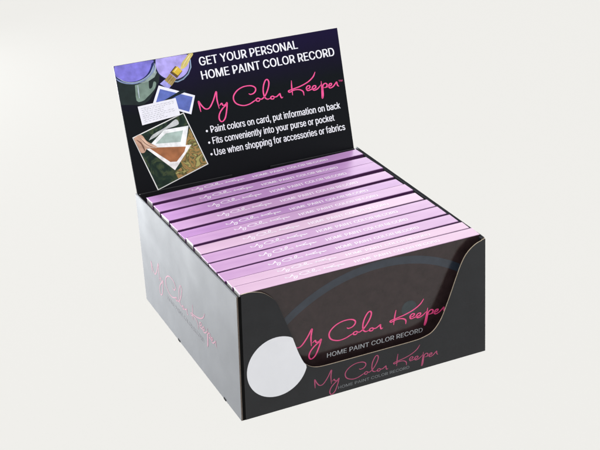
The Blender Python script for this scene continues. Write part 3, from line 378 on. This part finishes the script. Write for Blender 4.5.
# ------------------------------------------------------------ header
TH = math.radians(23.5)
HF = Matrix(((1, 0, 0, 0), (0, math.sin(TH), -math.cos(TH), .20829), (0, math.cos(TH), math.sin(TH), .09764), (0, 0, 0, 1)))  # x, s, out
def hz(x, s):     # the board bows very slightly
    return .5 * math.sin(math.pi * (x + 97) / 200) * (s / 103) * 0
NX, NS = 20, 12
V, F = [], []
for k in (0, 1):
    for j in range(NS + 1):
        s = -4.2 + 107.2 * j / NS
        for i in range(NX + 1):
            u = i / NX; l = -99.2 + (2.7) * (s / 103); r_ = 96.9 + 7.2 * (s / 103)
            V.append((l + (r_ - l) * u, s, -.9 * k))
n1 = (NX + 1) * (NS + 1)
for j in range(NS):
    for i in range(NX):
        a = j * (NX + 1) + i; F.append((a, a+1, a+NX+2, a+NX+1)); F.append((n1+a+NX+1, n1+a+NX+2, n1+a+1, n1+a))
for j in range(NS):
    a = j*(NX+1); F.append((a, a+NX+1, n1+a+NX+1, n1+a)); a += NX; F.append((a, n1+a, n1+a+NX+1, a+NX+1))
for i in range(NX):
    F.append((i, n1+i, n1+i+1, i+1)); a = NS*(NX+1)+i; F.append((a, a+1, n1+a+1, n1+a))
hp = mesh('header_panel', V, F, M['header'], tray, frame=HF); fixn(hp); bevel(hp, .25, 2)
hp['label'] = 'upright printed header board leaning back'
def hflat(name, parts, mat): 
    V, F, _ = join(parts); return mesh(name, V, F, mat, hp)
Zp = .06
def polyp(key, lvl): return [(x, min(y, 102.7), lvl) for x, y in COL[key]], [tuple(range(len(COL[key])))]
def smoothpoly(key, lvl):
    P = COL[key]; q = spline(P + [P[0]], 3)[:-1]; return [(v.x, min(v.y, 102.7), lvl) for v in q], [tuple(range(len(q)))]
def clampx(part):
    return [(max(x, -99.0 + 2.7 * y / 103), y, z) for x, y, z in part[0]], part[1]
def collage(name, keys, smooth, start):
    parts, mats = [], []
    for i, k in enumerate(keys):
        pt = clampx(smoothpoly(k, start + i * .05) if k in smooth else polyp(k, start + i * .05))
        parts.append((pt[0], pt[1], [len(mats)])); mats.append(M['ph_' + k])
    V, F, MI = join(parts); return mesh(name, V, F, mats, hp, MI)
SM = ('can_side', 'can_rim', 'can_ring', 'can_lid', 'can_shine', 'can2_rim', 'can2_lid', 'handle', 'hand', 'finger', 'marble')
SM2 = ('handle', 'hand', 'finger', 'folder')
collage('printed_paint_cans', ['can_side', 'can_shine', 'can_pale', 'can_rim', 'can_ring', 'can_lid', 'can2_rim', 'can2_lid', 'can2_line'], ('can_shine', 'can_lid', 'can_ring', 'can_rim', 'can2_rim', 'can2_lid'), .05)
collage('printed_brush', ['paint_tip', 'handle', 'bristle', 'bristle_dark', 'ferrule'], ('handle',), .50)
rb = random.Random(5); bs = COL['bristle']; bq = [Vector(p) for p in bs]; sc = []
for k in range(11):
    u = (k + .5) / 11 + rb.uniform(-.03, .03); p0 = bq[0].lerp(bq[1], u); p1 = bq[3].lerp(bq[2], u + rb.uniform(-.04, .04))
    sc.append(ribbon([tuple(p0), tuple(p0.lerp(p1, .5)), tuple(p1.lerp(p0, rb.uniform(-.12, .15)))], rb.uniform(.12, .3), .76, n=2))
hl = COL['handle']; dk = [(a, b_, [0] * len(b_)) for a, b_ in sc]
lt = [ribbon([(-39.3, 93.2), (-36.6, 96.5), (-33.4, 99.6), (-30.2, 102.2)], .7, .76), ribbon([(-47.6, 90.2), (-43.6, 93.4)], .6, .76)]
V, F, MI = join(dk + [(a, b_, [1] * len(b_)) for a, b_ in lt])
mesh('printed_brush_strokes', V, F, [M['ph_bristle_dark'], M['ph_brush_light']], hp, MI)
gl = [ribbon([(-95.5, 93.6), (-90, 89.2), (-82.5, 87.3), (-75, 88.3), (-68, 92), (-63.6, 98)], .45, .5),
      ribbon([(-80, 84.5), (-80.6, 79), (-81, 74)], .9, .5), ribbon([(-62.2, 99.5), (-62.4, 95.5), (-64.6, 91.6)], .8, .5)]
V, F, _ = join(gl); mesh('printed_can_highlights', V, F, M['ph_can_gleam'], hp)
fg = [ribbon([(-90.5, 41.5), (-87.6, 38.4), (-86.2, 34.6), (-85.6, 31.6)], .9, .62), ribbon([(-87.2, 42.4), (-84.0, 37.4), (-80.2, 34.2), (-76.6, 32.6)], .45, .75)]
V, F, _ = join(fg); mesh('printed_hand_creases', V, F, M['ph_crease'], hp)
collage('printed_swatch_card', ['swatch_white', 'swatch_blue', 'swatch_band'], (), .80)
# written card: rows of illegible little pen marks
rnd = random.Random(3)
nt_ = COL['note']; A, B_, C_, D_ = [Vector(p) for p in nt_]      # tl, tr, br, bl
def npt(u, v): return (A.lerp(B_, u)).lerp(D_.lerp(C_, u), v)
sc = []
for r_i in range(8):
    v = .14 + r_i * .105; u = .07
    while u < (.9 if r_i in (0, 1, 4, 5) else .62):
        L = rnd.uniform(.03, .09)
        q = [npt(u + L * k / 4, v + rnd.uniform(-.018, .018)) for k in range(5)]
        sc.append(ribbon([tuple(x) for x in q], .28, 1.0, n=2)); u += L + rnd.uniform(.012, .03)
V, F, MI = join([(polyp('note', .95)[0], polyp('note', .95)[1], [0])] + [(a, b_, [1] * len(b_)) for a, b_ in sc])
mesh('printed_note_card', V, F, [M['ph_note'], M['ph_scribble']], hp, MI)
collage('printed_photo', ['frame', 'photo', 'marble', 'folder', 'sage_white', 'sage', 'hand', 'brown_white', 'brown', 'finger'], SM2, .62 - .5)
# words
def hx(p): return p
hflat('heading_lettering', [text_parts('GET YOUR PERSONAL', (-24.6, 91.3), (64.5, 91.3), 7.0, .40, .1),
      text_parts('HOME PAINT COLOR RECORD', (-25.2, 79.85), (96.7, 79.95), 7.0, .40, .1)], M['white'])
hflat('logo_lettering', logo_parts((-15.32, 68.21), (75.47, 69.31), 1.08, z=.1) + [text_parts('TM', (95.3, 57.2), (98.9, 57.2), 1.5, 0, .1)], M['pink_header'])
hflat('bullet_lettering', [text_parts('Paint colors on card, put information on back', (-26.9, 35.7), (92.1, 34.9), 5.6, .26, .1),
      text_parts('Fits conveniently into your purse or pocket', (-27.3, 26.3), (84.4, 25.6), 5.6, .26, .1),
      text_parts('Use when shopping for accessories or fabrics', (-27.9, 16.6), (92.5, 16.1), 5.6, .26, .1),
      disc(-30.3, 37.7, .95, .1, 16), disc(-30.4, 28.0, .95, .1, 16), disc(-30.5, 18.3, .95, .1, 16)], M['white'])

# ------------------------------------------------------------ the twelve card packs
FY = [(-95.2, 181.9, 97.0, 190.5), (-95.5, 163.6, 96.6, 170.5), (-96.3, 140.6, 95.6, 152.2), (-96.0, 122.8, 95.2, 133.0), (-96.0, 106.5, 95.2, 115.6), (-95.3, 91.4, 94.6, 99.8),
      (-95.0, 75.8, 94.5, 82.8), (-96.0, 59.6, 95.6, 66.2), (-96.3, 42.6, 95.6, 49.6), (-96.3, 27.0, 96.3, 33.3), (-95.4, 15.4, 96.9, 18.7), (-95.1, 2.5, 97.4, 4.6)]
TT = [13.4, 14.2, 16.0, 14.8, 14.0, 14.1, 14.0, 14.0, 14.5, 13.5, 11.2, 12.2]
DZ = [0, -.3, 1.1, .2, -.4, 1.0, -.2, 0, .1, -.1, .2, .4]
TONE = [0, 0, 0, 2, 0, 2, 1, 2, 2, 2, 1, 1]
LAB = ['lilac-topped card pack closest to the header board, wide dark gap in front of it',
       'lilac-topped card pack second from the header board, just behind the dark gap',
       'lilac-topped card pack third from the header board, standing a little taller than its neighbours',
       'lilac-topped card pack fourth from the header board',
       'lilac-topped card pack fifth from the header board, squeezed tightly against the sixth',
       'lilac-topped card pack sixth from the header board, a little proud of the fifth',
       'pale lilac-topped card pack sixth from the scooped front panel',
       'lilac-topped card pack fifth from the scooped front panel',
       'lilac-topped card pack fourth from the scooped front panel',
       'lilac-topped card pack third from the scooped front panel',
       'pale lilac card pack pressed against the back of the frontmost pack',
       'frontmost card pack, its dark face with pink handwriting showing through the scooped front']
NAME = 'card_pack'
def build_pack(L, t, root, front=False, tone=0):
    """local frame: x along the pack from its left end, y from front to back, z up; top at 96 mm"""
    Z1 = 96.0
    parts = [box((0, 0, 0), (L, .55, Z1 - .12)), box((0, t - .55, 0), (L, t, Z1 - .12))]
    V, F, MI = join(parts); c = mesh('cover', V, F, M['cover'] if not front else [M['cover'], M['cardfront']], root)
    if front:
        for p in c.data.polygons:
            if p.center.y < 1e-6 and abs(p.normal.y) > .9: p.material_index = 1
    bevel(c, .15, 1)
    v, f = box((-.05, .6, Z1 - .9), (L + .05, t - .6, Z1)); s = mesh('spine', v, f, M['lilac'][tone], root); bevel(s, .3, 3)
    v, f = box((.25, .6, .6), (L - .25, t - .6, Z1 - 1.0)); mesh('pages', v, f, M['pages'], root)
    k = t / 13.0
    lo = logo_parts((36 + 7.5, t * .72), (36 + 7.5 + 33, t * .73), .75, sy=.68 * k, z=Z1 + .06, n=3)
    tx = [text_parts('HOME PAINT COLOR RECORD', (91, t * .32), (161, t * .32), 3.5 * k, .28, Z1 + .06)]
    V, F, _ = join(lo + tx); mesh('lettering', V, F, M['spine_ink'], s)
    return c
protos = {}
for i, ((xl, yl, xr, yr), t, dz, tone) in enumerate(zip(FY, TT, DZ, TONE)):
    L = math.hypot(xr - xl, yr - yl); a = math.atan2(yr - yl, xr - xl)
    tilt = math.radians(.4 + 3.6 * i / 11)                          # the packs lean, most at the front
    mat = Matrix.Rotation(a, 4, 'Z') @ Matrix.Rotation(tilt, 4, 'X')
    root = empty(NAME); root.matrix_world = Matrix.Translation((Vector((xl, yl, 97.4 + dz)) - mat @ Vector((0, 0, 96.0))) * MM) @ mat
    root['label'] = LAB[i]; root['category'] = 'card pack'; root['group'] = 'card packs filed in the display box'
    c = build_pack(L, t, root, i == 11, tone)
    if i == 11:
        # printed face: object frame lies on the cover's front, x along the pack, y up
        def face(parts, lift):
            V, F, _ = join(parts); return [(x, -lift - z, y) for x, y, z in V], F
        cx, cz, R1, R0 = 109.6, -25.5, 120.8, 116.0
        arc = [(cx + R1 * math.sin(u), cz + R1 * math.cos(u), 0) for u in [math.radians(-44 + q * 2) for q in range(45)]]
        arc0 = [(cx + R0 * math.sin(u), cz + R0 * math.cos(u) - 1.6, 0) for u in [math.radians(-44 + q * 2) for q in range(45)]]
        n = len(arc); V, F = face([(arc + arc0, [(q, q+1, n+q+1, n+q) for q in range(n-1)])], .05)
        V = [(x, y, min(z, 95.6)) for x, y, z in V]; keep = [f for f in F if all(1 < V[q][0] < L - 1 for q in f)]
        mesh('printed_arc', V, keep, M['ring'], c)
        V, F = face([disc(133.9, 48.6, 6.3, 0, 40)], .05); mesh('printed_dot', V, F, M['blob'], c)
        V, F = face(logo_parts((54.4, 53.1), (146.2, 53.3), 1.08), .1); mesh('logo_lettering', V, F, M['pink'], c)
        V, F = face([text_parts('HOME PAINT COLOR RECORD', (66.4, 24.9), (146.3, 24.4), 3.8, .1)], .1); mesh('lettering', V, F, M['grey_ink'], c)
